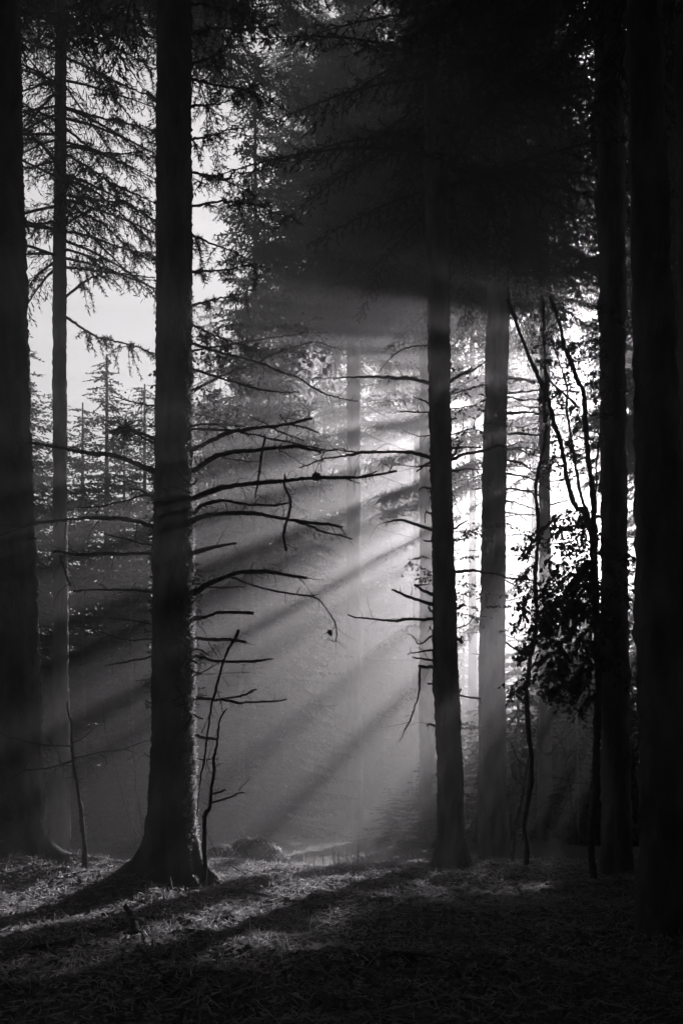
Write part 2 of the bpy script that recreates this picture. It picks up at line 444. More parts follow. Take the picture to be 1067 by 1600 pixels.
def fuzz(parent, src, n, pick, l0, l1, name="moss", upw=.4):
    """short pale moss and lichen tufts standing off a surface"""
    me = src.data; co = np.empty(len(me.vertices) * 3, np.float32); me.vertices.foreach_get("co", co); co = co.reshape(-1, 3).astype(float)
    no = np.empty(len(me.vertices) * 3, np.float32); me.vertices.foreach_get("normal", no); no = no.reshape(-1, 3).astype(float)
    idx = np.nonzero(pick(co, no))[0]
    k = rng.choice(idx, n); clump = vnoise(co[k, 2] * 5, np.arctan2(no[k, 1], no[k, 0]) * 3, 9) > -.25
    k = k[clump]; m = len(k)
    o = co[k] + rng.standard_normal((m, 3)) * .012 - no[k] * .006
    d = unit(no[k] * .8 + rng.standard_normal((m, 3)) * .6 + (0, 0, upw)); l = rng.uniform(l0, l1, m)
    sd = unit(np.cross(d, rng.standard_normal((m, 3)))) * (l * rng.uniform(.1, .3, m))[:, None]
    mb = MB(); mb.quads(np.stack([o - sd * .5, o + d * (l * .5)[:, None] - sd, o + d * l[:, None], o + d * (l * .5)[:, None] + sd], 1))
    ob = mb.build(name, M_MOSS, parent); ob["kind"] = "stuff"
    return ob
az_ = lambda n: np.arctan2(n[:, 1], n[:, 0])
trk = [c for c in t1.children if c.name.startswith("trunk")][0]
fuzz(t1, trk, 16000, lambda c, n: (c[:, 2] < 6.5) & (az_(n) > -.7) & (az_(n) < .6), .01, .032)  # pale moss added along the sunward edge to widen its lit rim
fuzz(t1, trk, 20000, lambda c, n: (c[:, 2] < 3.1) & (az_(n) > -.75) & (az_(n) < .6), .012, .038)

# ------------------------------------------------------------------ second bare spruce, right of the beams
D2 = 14.0
mb, base, K2 = trunk_mesh("trunk", [(0, 663, 699), (300, 665, 700), (560, 669, 702), (690, 671, 705), (820, 674, 707), (930, 676, 712), (1060, 677, 715), (1190, 682, 722), (1340, 684, 727), (1400, 684, 729)],
    D2, 21, lobes=((math.radians(190), .25, .5, .15), (math.radians(-20), .25, .5, .15), (math.radians(-90), .2, .5, .15)), seg=48, dz=.045, rough=.012)
t2 = thing("spruce_tree", "black spruce with stubby bare branches at the right edge of the bright beams", "tree", base)
mb.build("trunk", M_BARK, t2, True)
fuzz(t2, [c for c in t2.children if c.name.startswith('trunk')][0], 3000, lambda c, n: (c[:, 2] < 6) & (np.arctan2(n[:, 1], n[:, 0]) > -.8) & (np.arctan2(n[:, 1], n[:, 0]) < .7), .006, .02)  # moss on the sunward side, added to brighten the rim
put_crown(t2, THIN, base[0], D2, 9.4, (1.1, 1.1, 1), 1.0)
B2 = lambda poly, w0, w1, dd=None, r=True, tw=.45, **k: branch(t2, poly, w0, w1, D2, dd, K2(poly[0][1]) if r else None, tw, **k)
B2([(670,599),(636,591),(599,589),(570,590),(542,590),(479,590)], 7, 2, .6, tw=.3)
B2(Z7((1040,55),(950,65),(880,100),(830,165)), 3, 1.5, .4, tw=.5); B2([(671,644),(650,643),(624,644)], 3.5, 1.6, .3, tw=.5)
B2(Z7((1045,520),(950,495),(820,495),(700,507),(600,530),(500,562)), 7, 1.6, -.6, tw=.4); B2(Z7((820,495),(740,497),(640,492),(560,510)), 3, 1.2, -.9, False, .5, name="twig")
B2(Z5((295,670),(250,690),(210,725)), 5, 3, .3, tw=.1); B2(Z5((290,285),(250,265),(180,245)), 4, 1.2, .3, tw=.4)
B2(Z5((295,500),(220,495),(120,460)), 2.5, 1.2, .5, tw=.4); B2(Z5((295,690),(180,690),(60,670)), 2.5, 1, .6, tw=.6)
B2(Z5((297,840),(260,830),(225,845)), 4, 2.5, .2, tw=.1); B2(Z5((298,990),(265,985),(262,1055)), 3.5, 2, .1, tw=.1)
B2(Z6((300,108),(200,80),(105,48),(40,60),(0,68)), 6.5, 1.8, -.3, tw=.1); B2(Z6((310,185),(255,182)), 4, 2.5, .1, tw=0)
B2(Z6((310,525),(250,500),(195,468)), 7, 4, .3, tw=.1); B2(Z6((205,476),(240,466),(280,462)), 2.8, 1.8, .1, False, 0, name="twig")
B2(Z6((310,590),(220,565),(150,545),(50,497)), 8, 3, -.4, tw=.2); B2(Z6((310,635),(290,610),(283,575)), 4.5, 3, .1, tw=0)
B2([(677,967),(650,967),(624,970),(600,970),(575,967),(543,960)], 6.5, 2, -.5, tw=.25); B2(Z6((200,684),(150,679),(110,678)), 3, 1.6, -.2, False, .1, name="twig")
B2(Z6((312,800),(260,835),(215,840),(190,805),(145,780)), 3.5, 1.4, .2, tw=.2); B2(Z6((312,760),(290,735)), 2.5, 1.4, .1, tw=.2)
B2(Z6((310,885),(240,895),(150,915)), 5, 2, -.2, tw=.4); B2(Z6((310,945),(250,940),(180,930)), 5, 2, .1, tw=.2); B2(Z6((310,993),(260,992),(220,990)), 6, 5, -.1, tw=.1)
B2([(656,1044),(655,1080),(648,1105),(640,1125),(632,1142),(624,1158)], 3.5, 1.6, -.2, False, .3, name="hanging_stick")
B2([(680,1071),(668,1068)], 5, 3, .1, tw=.1); B2([(682,1133),(670,1130),(666,1134)], 5, 3, .1, tw=.6)
B2(Z5((420,145),(500,105),(580,65),(650,25)), 5.5, 2.5, .3, tw=.3); B2(Z5((420,150),(490,105),(560,60)), 5, 3, -.2, tw=.2); B2(Z5((420,60),(470,75),(520,50)), 3, 1.5, .4, tw=.5)
B2(Z5((435,645),(520,615),(630,590),(720,565),(800,555),(890,535)), 7, 1.6, -.5, tw=.3); B2(Z5((435,570),(520,568),(620,570)), 4.5, 2.5, .3, tw=.2); B2(Z5((440,622),(462,590),(485,565)), 5, 3, .2, tw=.1)
B2(Z5((435,725),(500,715),(630,712)), 3.5, 1.8, .4, tw=.4); B2(Z5((430,490),(500,470),(540,455)), 3, 1.5, -.2, tw=.4); B2(Z5((430,325),(540,308),(640,292)), 2.6, 1.4, .5, tw=.1)
B2(Z5((438,870),(460,930),(498,998)), 2.2, 1.2, -.1, tw=.2); B2(Z5((430,390),(465,382)), 4, 2, .1, tw=0); B2(Z5((420,225),(480,210),(640,165)), 2.6, 1.2, .6, tw=.3)
B2(Z6((445,105),(490,82),(535,55)), 4, 2.5, .1, tw=.05); B2(Z6((445,195),(500,175),(540,165)), 3, 1.6, .3, tw=.2)
B2(Z6((455,390),(540,375),(620,380),(720,400),(800,425),(880,432),(955,440)), 5.5, 2, -.6, tw=.25); B2(Z6((800,425),(870,430),(955,480)), 2.5, 1.3, -.7, False, .2, name="twig")
B2(Z6((460,620),(510,590)), 5.5, 4, .1, tw=.1); B2(Z6((465,745),(540,710),(575,645)), 3, 1.2, -.2, tw=.1); B2(Z6((465,818),(485,826),(500,838)), 5, 6, .05, tw=0); B2(Z6((480,820),(492,812),(500,798)), 3.5, 2.5, .05, False, 0, name="twig")
B2([(716,1086),(735,1090),(750,1092)], 4, 2.5, .4, tw=.3); B2([(714,1085),(720,1077)], 3, 3, .1, tw=.5)

# ------------------------------------------------------------------ third spruce, banded by the beams
D3 = 21.0
mb, base, K3 = trunk_mesh("trunk", [(0, 768, 797), (400, 762, 796), (560, 759, 793.5), (690, 755, 791), (820, 752, 789), (1060, 748, 788), (1190, 748, 790), (1340, 746, 797)],
    D3, 24, seg=40, dz=.08, rough=.014)
t3 = thing("spruce_tree", "thick grey trunk striped by light beams, downcurved branches on its right", "tree", base)
mb.build("trunk", M_BARK, t3, True)
put_crown(t3, HIGH[2], base[0], D3, 11.5, (1.15, 1.15, 1), 2.0)
B3 = lambda poly, w0, w1, dd=None, r=True, tw=.4, **k: branch(t3, poly, w0, w1, D3, dd, K3(poly[0][1]) if r else None, tw, **k)
for poly, w0, w1 in ((((785,125),(860,130),(960,160)), 6, 4), (((790,225),(880,220),(1000,205)), 4, 2), (((790,245),(850,265),(920,270),(1000,265)), 4, 2), (((785,350),(900,352),(1000,360)), 6, 3),
    (((790,480),(900,484),(1000,490)), 5, 3), (((790,580),(880,590),(1000,630)), 4, 2), (((790,655),(880,680),(960,730),(1060,790)), 4.5, 2), (((785,740),(860,750),(980,790),(1080,850)), 4, 2),
    (((785,835),(870,840),(975,875),(1050,930)), 4, 2), (((785,915),(860,930),(970,970)), 3.5, 1.6), (((785,993),(860,1005),(930,1045)), 3, 1.4),
    (((650,235),(605,232)), 3, 2), (((640,340),(610,332)), 3, 2), (((630,745),(560,770),(440,800)), 3, 1.3), (((625,838),(560,833)), 3, 2)):
    B3(Z5(*poly), w0, w1, R.uniform(-.6, .6))
for poly, w0, w1 in ((((770,830),(840,880),(920,920)), 4, 2), (((770,440),(860,490),(930,510)), 3, 1.5), (((775,790),(880,830),(950,850)), 2.5, 1.2), (((610,912),(560,910)), 2, 1.2), (((610,775),(480,772)), 1.6, 1), (((610,245),(450,245)), 1.6, 1)):
    B3(Z6(*poly), w0, w1, R.uniform(-.6, .6))

# ------------------------------------------------------------------ other trunks
def plain_spruce(label, prof, d, top, crown=None, cz=10, csc=(1, 1, 1), rz=0, seg=32, dz=.08, lobes=(), rough=.018):
    mb, base, k = trunk_mesh("trunk", prof, d, top, seg=seg, dz=dz, lobes=lobes, rough=rough)
    t = thing("spruce_tree", label, "tree", base)
    mb.build("trunk", M_BARK, t, True)
    if crown is not None: put_crown(t, crown, base[0], d, cz, csc, rz)
    return t, k

tA, KA = plain_spruce("black trunk cut off by left photo edge", [(0, -32, 28), (540, -27, 43), (1000, -22, 60), (1200, -20, 66), (1300, -20, 70), (1400, -20, 72)], 12.0, 22, HIGH[0], 12.0, (1.1, 1.1, .85), 3,
    seg=56, dz=.04, lobes=((math.radians(-10), .33, .4, .16), (math.radians(-80), .3, .5, .14), (math.radians(-140), .2, .5, .14)))
for poly, w0, w1 in (([(60,1170),(30,1168),(5,1145)], 3, 1.5), ([(42,690),(70,694),(95,702)], 4, 2)):
    branch(tA, poly, w0, w1, 12.0, R.uniform(-.4, .2), KA(poly[0][1]), .3)
tB, KB = plain_spruce("slender spruce with drooping needled branches against bright sky, upper left", [(0, 88, 104), (560, 83, 104), (1000, 84, 107), (1320, 82, 112)], 18.0, 24, seg=28, rough=.01)
CB = crown_mesh("crown", 77, 0, 15, 2.9, 1.3, whorl=.5, per=6, twl=.5, tww=.045, up=-.05, droop=.32, fine=12, step=.14)
put_crown(tB, CB, (95 - CX) / FPX * 18, 18.0, 10.5)
def needle_branch(parent, poly, w0, w1, d, dd, tl, n, name="live_branch", up=0):
    """a limb with side twigs and sparse needles, measured in the photo"""
    pts = [at(p[0], p[1], d + dd * i / (len(poly) - 1)) for i, p in enumerate(poly)]
    m = max(12, int(sum(np.linalg.norm(b - a) for a, b in zip(pts, pts[1:])) / .05))
    ln = smooth_line(pts, m); ln[1:] += rng.standard_normal((m - 1, 3)) * .006
    mb = MB(); tube(mb, ln, np.linspace(w0, w1, m) / 2 / FPX * d, 6, .1)
    for k in rng.integers(int(m * .15), m - 1, n):
        t = unit(ln[k + 1] - ln[k - 1]); dv = unit(t * R.uniform(.2, 1) + rng.standard_normal(3) * (.5, .7, .3) + (0, 0, -R.uniform(0, .8) + up))
        l = tl * R.uniform(.4, 1.2)
        tw_ = smooth_line([ln[k], ln[k] + dv * l * .5 + rng.standard_normal(3) * .02, ln[k] + dv * l + (0, 0, -.25 * l)], 7)
        tube(mb, tw_, np.linspace(.006, .003, 7), 4, 0)
        q = 60; s = rng.uniform(.1, 1, q) * 5.99; i = s.astype(int); o = tw_[i] + (tw_[i + 1] - tw_[i]) * (s - i)[:, None]
        dn = unit((tw_[i + 1] - tw_[i]) * 8 + rng.standard_normal((q, 3)) * .9 + (0, 0, -.3)); ll = rng.uniform(.03, .09, q)
        sd = unit(np.cross(dn, rng.standard_normal((q, 3)))) * (.0045 * d / 11)
        mb.quads(np.stack([o - sd * .4, o + dn * (ll * .4)[:, None] - sd, o + dn * ll[:, None], o + dn * (ll * .4)[:, None] + sd], 1))
    return mb.build(name, M_NEEDLE, parent)
Z1 = lambda *p: zoomed(0, 0, .5, *p)
for poly, n in ((((205,560),(300,600),(400,690),(480,760)), 24), (((205,640),(320,700),(430,800)), 20), (((205,780),(280,800),(360,850)), 14), (((205,180),(300,222),(400,272),(495,308)), 26), (((205,335),(300,365),(400,385),(480,420)), 24), (((205,610),(300,625),(400,640),(485,690)), 26), (((340,570),(420,605),(500,640)), 14), (((205,720),(300,745),(400,780),(490,802)), 24),
    (((205,835),(330,850),(485,868)), 16), (((205,105),(290,104),(350,106)), 4), (((205,930),(280,870),(330,860)), 10), (((205,990),(300,1050),(400,1075),(490,1108)), 26), (((190,800),(120,860),(85,900)), 10), (((190,380),(120,350),(70,320)), 14), (((190,160),(130,140),(60,120)), 16), (((180,500),(110,520),(70,530)), 10), (((185,690),(120,700),(75,690)), 12),
    (((205,400),(300,470),(380,480),(450,470)), 22), (((205,480),(330,560),(400,640)), 22), (((205,20),(300,45),(400,95),(490,120)), 22), (((205,60),(330,130),(480,215)), 24)):
    needle_branch(tB, Z1(*poly), 4.5, 1.6, 18.0, R.uniform(-.8, .8), .42, n)
for poly, n in ((((590,10),(700,28),(770,50)), 12), (((590,245),(700,270),(800,292),(880,335)), 14), (((590,205),(650,180),(700,160),(720,110)), 10), (((590,330),(680,325),(750,300)), 8), (((590,435),(650,428),(720,400)), 10), (((590,540),(680,555),(780,600)), 14),
    (((590,645),(700,632),(800,640),(900,682)), 14), (((590,850),(680,845),(780,830)), 12), (((590,955),(700,930),(800,905)), 12), (((590,1010),(700,1060),(800,1090)), 12), (((590,110),(680,90),(780,96)), 10), (((590,730),(660,760),(760,800)), 10)):
    needle_branch(t1, Z1(*poly), 4.5, 1.4, DM, R.uniform(.3, 1.2), .24, n)
t4, K4 = plain_spruce("thin pale trunk faded by haze in the brightest gap of the forest", [(0, 845, 858), (560, 843, 858), (800, 842, 859), (1060, 842, 862), (1280, 838, 862)], 25.0, 24, HIGH[1], 13.7, (1.2, 1.2, .95), 4, seg=24)
for k in range(26):
    py = 600 + k * 17 + R.uniform(-6, 6); sd = 1 if k % 2 else -1
    ln_ = R.uniform(35, 85); x0_ = K4(py) + sd * 7; dr = R.uniform(-6, 14)
    branch(t4, [(x0_, py), (x0_ + sd * ln_ * .5, py - 4 + dr * .3), (x0_ + sd * ln_, py + dr)], 3.2, 1.2, 25.0, R.uniform(-1, 1), K4(py), .8)
t5, K5 = plain_spruce("hazy spruce trunk half hidden by the black trunk at the right edge of the beams", [(0, 657, 677), (560, 656, 678), (1000, 655, 680), (1280, 655, 681)], 26.0, 24, HIGH[2], 13.6, (1.2, 1.2, .95), 5, seg=24)
t6, K6 = plain_spruce("faint trunk standing deep in the haze between the two bare spruces", [(0, 543, 562), (750, 542, 563), (1280, 541, 565)], 31.5, 24, HIGH[0], 14.6, (1.1, 1.1, .9), 1, seg=24)
tJ, KJ = plain_spruce("black spruce trunk right of the leafy shrub with light behind its left edge", [(0, 930, 975), (600, 937, 976), (1000, 938, 980), (1300, 940, 985), (1400, 938, 990)], 12.5, 21, HIGH[1], 11.6, (1.1, 1.1, 1), 2)
tK, KK = plain_spruce("broad black spruce trunk filling the dark right side", [(0, 978, 1030), (560, 990, 1054), (1300, 1000, 1092), (1500, 995, 1100)], 8.0, 18, HIGH[2], 8.8, (1.1, 1.1, .9), 0)
tL, KL = plain_spruce("black spruce trunk at the right photo edge showing only beside the sparkling gap", [(0, 1057, 1112), (560, 1060, 1120), (1300, 1062, 1130), (1400, 1060, 1134)], 10.0, 19, HIGH[0], 10.2, (1.1, 1.1, .9), 5)

# ------------------------------------------------------------------ the forest behind and around: dense spruces
def small_trunk(h, r):
    mb = MB(); z = np.linspace(-.3, h, 12)
    tube(mb, np.stack([0 * z, 0 * z, z], 1), r * (1 - .85 * z.clip(0) / h), 10, .05)
    return mb.mesh("trunk", M_BARK, True)
T_SLIM = small_trunk(9.2, .06); T_DENSE = small_trunk(21, .17); T_YOUNG = small_trunk(3.6, .05); T_HIGH = small_trunk(24, .2)
def copy_tree(label, group, x, y, crown, trunk, sc=1.0, scx=None, cz=0.0, name="spruce_tree", cat="tree"):
    z = float(gz(x, y))
    t = thing(name, label, cat, (x, y, z), group)
    s = (scx or sc, scx or sc, sc); rz = R.uniform(0, 6.28)
    for nm, me, dz in (("trunk", trunk, 0), ("crown", crown, cz)):
        o = bpy.data.objects.new(nm, me); COL.objects.link(o); o.parent = t
        o.scale = s; o.rotation_euler = (0, 0, rz); o.location = (0, 0, dz)
    return t

ORD = ["first", "second", "third", "fourth", "fifth", "sixth", "seventh", "eighth", "ninth", "tenth", "eleventh", "twelfth", "thirteenth", "fourteenth", "fifteenth", "sixteenth", "seventeenth", "eighteenth", "nineteenth", "twentieth"]
GAP_L = lambda y: 0.101 * y - 4.1
GAP_R = lambda y: 9.6 + .416 * (y - 30)
for row, (y0, nm) in enumerate(((27, "front"), (30, "middle"), (33.2, "back"))):
    xs = []
    x = -17 + row * .8
    while x < 22:
        xx = x + R.uniform(-.35, .35)
        if not (GAP_L(y0) < xx < GAP_R(y0)) and not (row == 2 and -3.6 < xx < 2): xs.append(xx)
        x += 2.1
    for k, xx in enumerate(xs):
        tall = xx > -3.3 * y0 / 30 or xx < -.40 * y0
        sc = R.uniform(.98, 1.12) if tall else R.uniform(.58, .70)
        copy_tree(f"{ORD[k]} spruce from the left in the {nm} row of the dark dense wood behind", "dense spruces of the dark wood behind", xx, y0 + R.uniform(-.5, .5), DENSE[(k + row) % 3], T_DENSE, sc, max(sc, .95))
def live_branch(parent, pa, pb, d, thick, x, y):
    """an added needled branch, laid to shade a dark band into the beams"""
    A, Bp = at(*pa, d), at(*pb, d)
    ln = smooth_line([np.array((x, y, A[2] + .3)), A, (A + Bp) / 2 + (0, .25, .04), Bp], 40)
    mb = MB(); tube(mb, ln, np.linspace(.02, .006, 40), 6, .1)
    n = int(260 * thick); k = rng.integers(18, 39, n); o = ln[k] + rng.standard_normal((n, 3)) * .02
    d_ = unit(ln[np.minimum(k + 1, 39)] - ln[k - 1]) * .5 + rng.standard_normal((n, 3)) * (.35, .5, .25) + (0, 0, -.45)
    d_ = unit(d_); l = rng.uniform(.15, .5, n) * (.45 + .55 * thick)
    for q in range(4):
        f = (q + .3) / 4
        oo = o + d_ * (l * f)[:, None]; dd = unit(d_ + rng.standard_normal((n, 3)) * .6); ll = l * .5 + .05
        s_ = unit(np.cross(dd, rng.standard_normal((n, 3)))) * .035
        mb.quads(np.stack([oo - s_ * .3, oo + dd * (ll * .45)[:, None] - s_, oo + dd * ll[:, None], oo + dd * (ll * .45)[:, None] + s_], 1))
    mb.build("live_branch", M_NEEDLE, parent)
def crown_base(v, y):
    """crown height above the ground that leaves the sun free below photo row v of the gap"""
    return CAM_H + (HOR - v) / FPX * 30 + .411 * (y - 30) + .65 + .8
for k, (x, y, v, r, lab) in enumerate(((4.75, 31.0, 490, 1.0, "tall spruce added behind the beam-striped trunk, its crown closing the gap to sun"), (8.8, 31.0, 780, .68, "tall spruce behind the leafy shrub's dark neighbour, crown low over the gap's right side"),
        (9.2, 32.4, 790, .55, "slim tall spruce added so its low crown dims the right half of the gap"),
        (9.9, 29.0, 860, .7, "tall spruce added with a low crown to shade the right side of the gap"), (6.6, 34.0, 520, 1.0, "tall spruce added far behind the gap, crown roofing its middle"), (2.6, 34.5, 560, .9, "tall spruce added far behind the gap, crown roofing its left side"),
        (11.4, 32.6, 800, .9, "tall spruce added far behind the gap, crown roofing its right side"), (4.6, 35.0, 500, 1.0, "rearmost tall spruce, its crown above the gap's brightest part"), 
        (12.4, 29.5, 560, 1.1, "tall spruce behind the dark right trunks, crown high"), (13.2, 33.5, 420, 1.1, "tall spruce added behind the dark right trunks, crown highest"), (12.9, 34.7, 400, 1.1, "rearmost tall spruce added behind the gap between the dark right trunks"), (2.92, 31.6, 550, 1.0, "tall spruce in line with the hazy half-hidden trunk, crown above the mist"), (.5, 33.4, 545, 1.2, "tall spruce in line with the faint trunk in the haze, crown above the mist"), (-1.2, 35.0, 500, 1.2, "rearmost tall spruce left of the faint trunk in the haze"), (10.4, 30.2, 260, 1.4, "tall spruce added behind the dark right trunks with the highest crown"), (11.7, 33.2, 260, 1.4, "tall spruce added behind the rightmost dark trunks with the highest crown"), (15.6, 31.5, 500, 1.1, "tall spruce behind the rightmost dark trunk"),
        (16.5, 34.9, 420, 1.1, "rearmost unseen spruce added beyond the right edge"), (18.5, 32.5, 450, 1.1, "tall spruce beyond the right photo edge"))):
    tr = copy_tree(lab, None, x, y, HIGH[k % 3], T_HIGH, 1.0, r, crown_base(v, y))  # tall spruces added to shape where sunlight gets through the gap
    if k == 2:  # branches added along the sun's lines to cut dark bands in the beams
        for (pa, pb, thick, off) in (((880, 667), (668, 750), 1.0, 0.0), ((885, 684), (672, 786), .9, .6), ((880, 610), (668, 652), .55, .5), ((880, 638), (670, 702), .55, -.4), ((880, 574), (700, 590), .4, .3), ((878, 715), (705, 811), .22, .2), ((876, 738), (705, 845), .10, -.2), ((872, 802), (705, 944), .13, .0), ((866, 858), (708, 1012), .4, .3), ((880, 590), (690, 614), .4, -.1)):
            live_branch(tr, pa, pb, 30 + off, thick, x, y)
    if k == 5:  # added branches carrying the same dark bands across the left of the gap
        for (pa, pb, thick, off) in (((575, 786), (735, 723), 1.0, .3), ((577, 815), (730, 745), .8, -.3), ((570, 674), (730, 640), .55, .2), ((575, 730), (730, 678), .55, -.2), ((575, 592), (720, 580), .4, .1), ((571, 884), (722, 802), .2, .2), ((571, 1027), (720, 918), .14, -.2), ((573, 1140), (718, 1020), .4, .1), ((573, 568), (730, 563), .45, .3), ((573, 631), (730, 609), .4, .0)):
            live_branch(tr, pa, pb, 31 + off, thick, x, y)
    if k in (0, 4, 5): put_crown(tr, SPARSE[k % 2], x, y, float(gz(x, y)) + crown_base(700, y) - .5)  # thin whorls added to break the upper beams into streaks
for k, (x, y, s) in enumerate(((1.3, 26.0, .42), (2.2, 26.4, .62), (3.0, 25.8, .85), (3.8, 26.4, 1.1), (4.6, 26.0, 1.38), (5.5, 26.6, 1.6), (6.4, 26.0, 1.75), (7.4, 26.5, 1.85), (8.4, 25.8, 1.9), (9.4, 26.4, 1.9), (4.9, 27.6, 1.5), (5.9, 25.0, 1.55), (6.8, 27.5, 1.9), (7.7, 25.0, 1.8), (6.2, 28.4, 1.8))):
    copy_tree(f"{ORD[k]} young spruce from the left along the foot of the bright gap", "young spruces along the foot of the bright gap", x, y, YOUNG[k % 2], T_YOUNG, s, .6 + .5 * s, name="young_spruce")
for k, (x, y, sc) in enumerate(((6.5, 28.6, .36), (7.3, 29.2, .37), (8.2, 28.8, .41), (9.1, 29.4, .45))):
    copy_tree(f"{ORD[k]} added half-grown spruce from the left behind the leafy shrub", "added half-grown spruces behind the leafy shrub", x, y, DENSE[k % 3], T_DENSE, sc, .75, name="young_spruce")  # added to stop sunlight at the lower right of the gap
for k in range(9):
    x = -12.6 + k * 1.25 + R.uniform(-.2, .2); y = 24.2 + R.uniform(-.6, .6)
    copy_tree(f"{ORD[k]} half-grown spruce from the left in the dim undergrowth at left", "half-grown spruces in the dim undergrowth", x, y, DENSE[k % 3], T_DENSE, R.uniform(.3, .37), .62, name="young_spruce")
for k in range(12):
    x = (-5.6, -3.9, -2.3, -.8, .6, 2.0, 3.3, -4.6, -2.4, -.2, 1.8, 3.4)[k] + R.uniform(-.2, .2); y = (42.0, 42.5, 41.8, 42.4, 42.0, 42.6, 41.9, 44.8, 45.2, 44.7, 45.1, 44.8)[k]
    copy_tree(f"{ORD[k if k < 7 else k - 7]} spruce from the left in the {'nearer' if k < 7 else 'farther'} row dissolving in the bright mist", "spruces dissolving in the bright mist", x, y, DENSE[(k + 1) % 3], T_DENSE, R.uniform(.98, 1.12), 1.15)
for k, x in enumerate((5.2, 6.5, 7.7, 9.0, 10.3)):
    copy_tree(f"{ORD[k]} half-grown spruce from the left in the mist far behind the bright gap", "half-grown spruces far behind the bright gap", x, 42.3 + R.uniform(-.5, .5), DENSE[k % 3], T_DENSE, R.uniform(.42, .52), .8, name="young_spruce")
for d_, lab in ((13.4, "slim young spruce hidden behind the big spruce, nearest of three added to shade the left haze"), (14.6, "slim young spruce hidden behind the big spruce, middle of three added to shade the left haze"), (15.8, "slim young spruce hidden behind the big spruce, farthest of three added to shade the left haze")):
    copy_tree(lab, None, (272 - CX) / FPX * d_, d_, NARROW, T_SLIM, 1.0, 1.0, 2.3, name="young_spruce")  # hidden crowns added to shade the haze at left
# unseen trees added beside and behind the camera to block skylight
out = [(-9, 20), (-11, 16), (-9.5, 12), (-8, 7.5), (-9, 3), (-7.5, -1.5), (-4.5, -4.5), (-1, -5.5), (2.8, -5), (6, -3), (8, 1), (8.5, 5), (9.5, 9.5), (11, 13.5), (12.5, 17.5), (13.5, 21.5), (11, -1.5), (-11.5, 6), (-12, 0), (-3, -9), (3, -9.5), (8, -7), (-8, -6), (-13, 11), (14.5, 9), (14, 4), (-13.5, 20), (16, 14)]
for k, (x, y) in enumerate(out):
    copy_tree("unseen dense spruce beside or behind the camera, added to block skylight", "unseen spruces added to block skylight", x, y, DENSE[k % 3], T_DENSE, .95, 1.3)
for k, (x, y) in enumerate(((-4.5, 6.5), (3.0, 4.0), (-2.2, 1.5), (1.5, -1.8), (-6.6, 9.5), (-2.9, 4.6), (2.2, 1.2), (-7.5, 15.5), (6.4, 14.2), (5.4, 7.4), (-3.6, 8.2), (4.9, 11.2), (-3.2, -2.5), (4.4, -.5), (-6, 3.2), (8.5, 17.5), (-9, 17.5), (-5.4, 12.4), (0.3, -.6))):
    copy_tree("unseen tall bare-stemmed spruce added so its crown shuts out the sky overhead", "unseen tall spruces added to close the canopy", x, y, HIGH[k % 3], T_HIGH, .9, 1.3, max(11.9, y * .8 + 3))

# ------------------------------------------------------------------ dead saplings beside the trunks
def stem_thing(name, label, cat, poly, w0, w1, d, dd=0.0, part="stem", tw=.1, matr=None, group=None):
    b = at(poly[0][0], poly[0][1], d)
    b[2] = min(b[2], float(gz(b[0], d)))
    t = thing(name, label, cat, b, group)
    branch(t, poly, w0, w1, d, dd, None, tw, part, matr)
    return t
ds1 = stem_thing("dead_sapling", "thin dead sapling with crossing stems beside the sunlit root of the big spruce", "dead sapling",
    [(322,1400)] + Z8((255,1180),(280,1090),(295,960),(305,850),(320,750),(335,640),(370,600)), 8, 1.6, 10.75, -.1, tw=.25)
for poly, w0, w1 in ((((222,1140),(230,1000),(255,850),(280,650),(310,500),(360,340),(425,205)), 2, 4.5), (((290,1025),(330,1018),(362,1003)), 4, 2), (((285,1070),(340,1055),(400,1035),(430,1020),(460,1022)), 4, 1.5),
    (((425,1010),(460,975),(495,940)), 1.5, 1), (((300,950),(312,942),(325,940)), 4, 1.5), (((345,440),(360,465),(378,488)), 1.6, 1.2), (((315,490),(335,560),(348,618)), 2, 1.4), (((265,1200),(295,1270),(320,1335)), 1.5, 1.2),
    (((215,930),(250,955),(280,980)), 1.5, 1), (((265,860),(280,905),(296,930)), 1.6, 1), (((240,720),(262,680),(285,620)), 1.6, 1.2), (((300,640),(285,610),(290,560)), 1.5, 1), (((225,165),(262,220),(290,290),(330,350)), 1.6, 1.2), (((190,1260),(215,1280),(235,1300)), 1.5, 1)):
    branch(ds1, Z8(*poly), w0, w1, 10.7, R.uniform(-.15, .15), None, .2, "dead_branch")
ds2 = stem_thing("dead_sapling", "slim dead sapling with drooping side twigs standing on the sunlit litter at left", "dead sapling",
    Z4((540,1225),(545,1000),(525,800),(500,620),(470,430),(455,240),(435,70)), 9, 2.5, 11.4, .1, tw=.1)
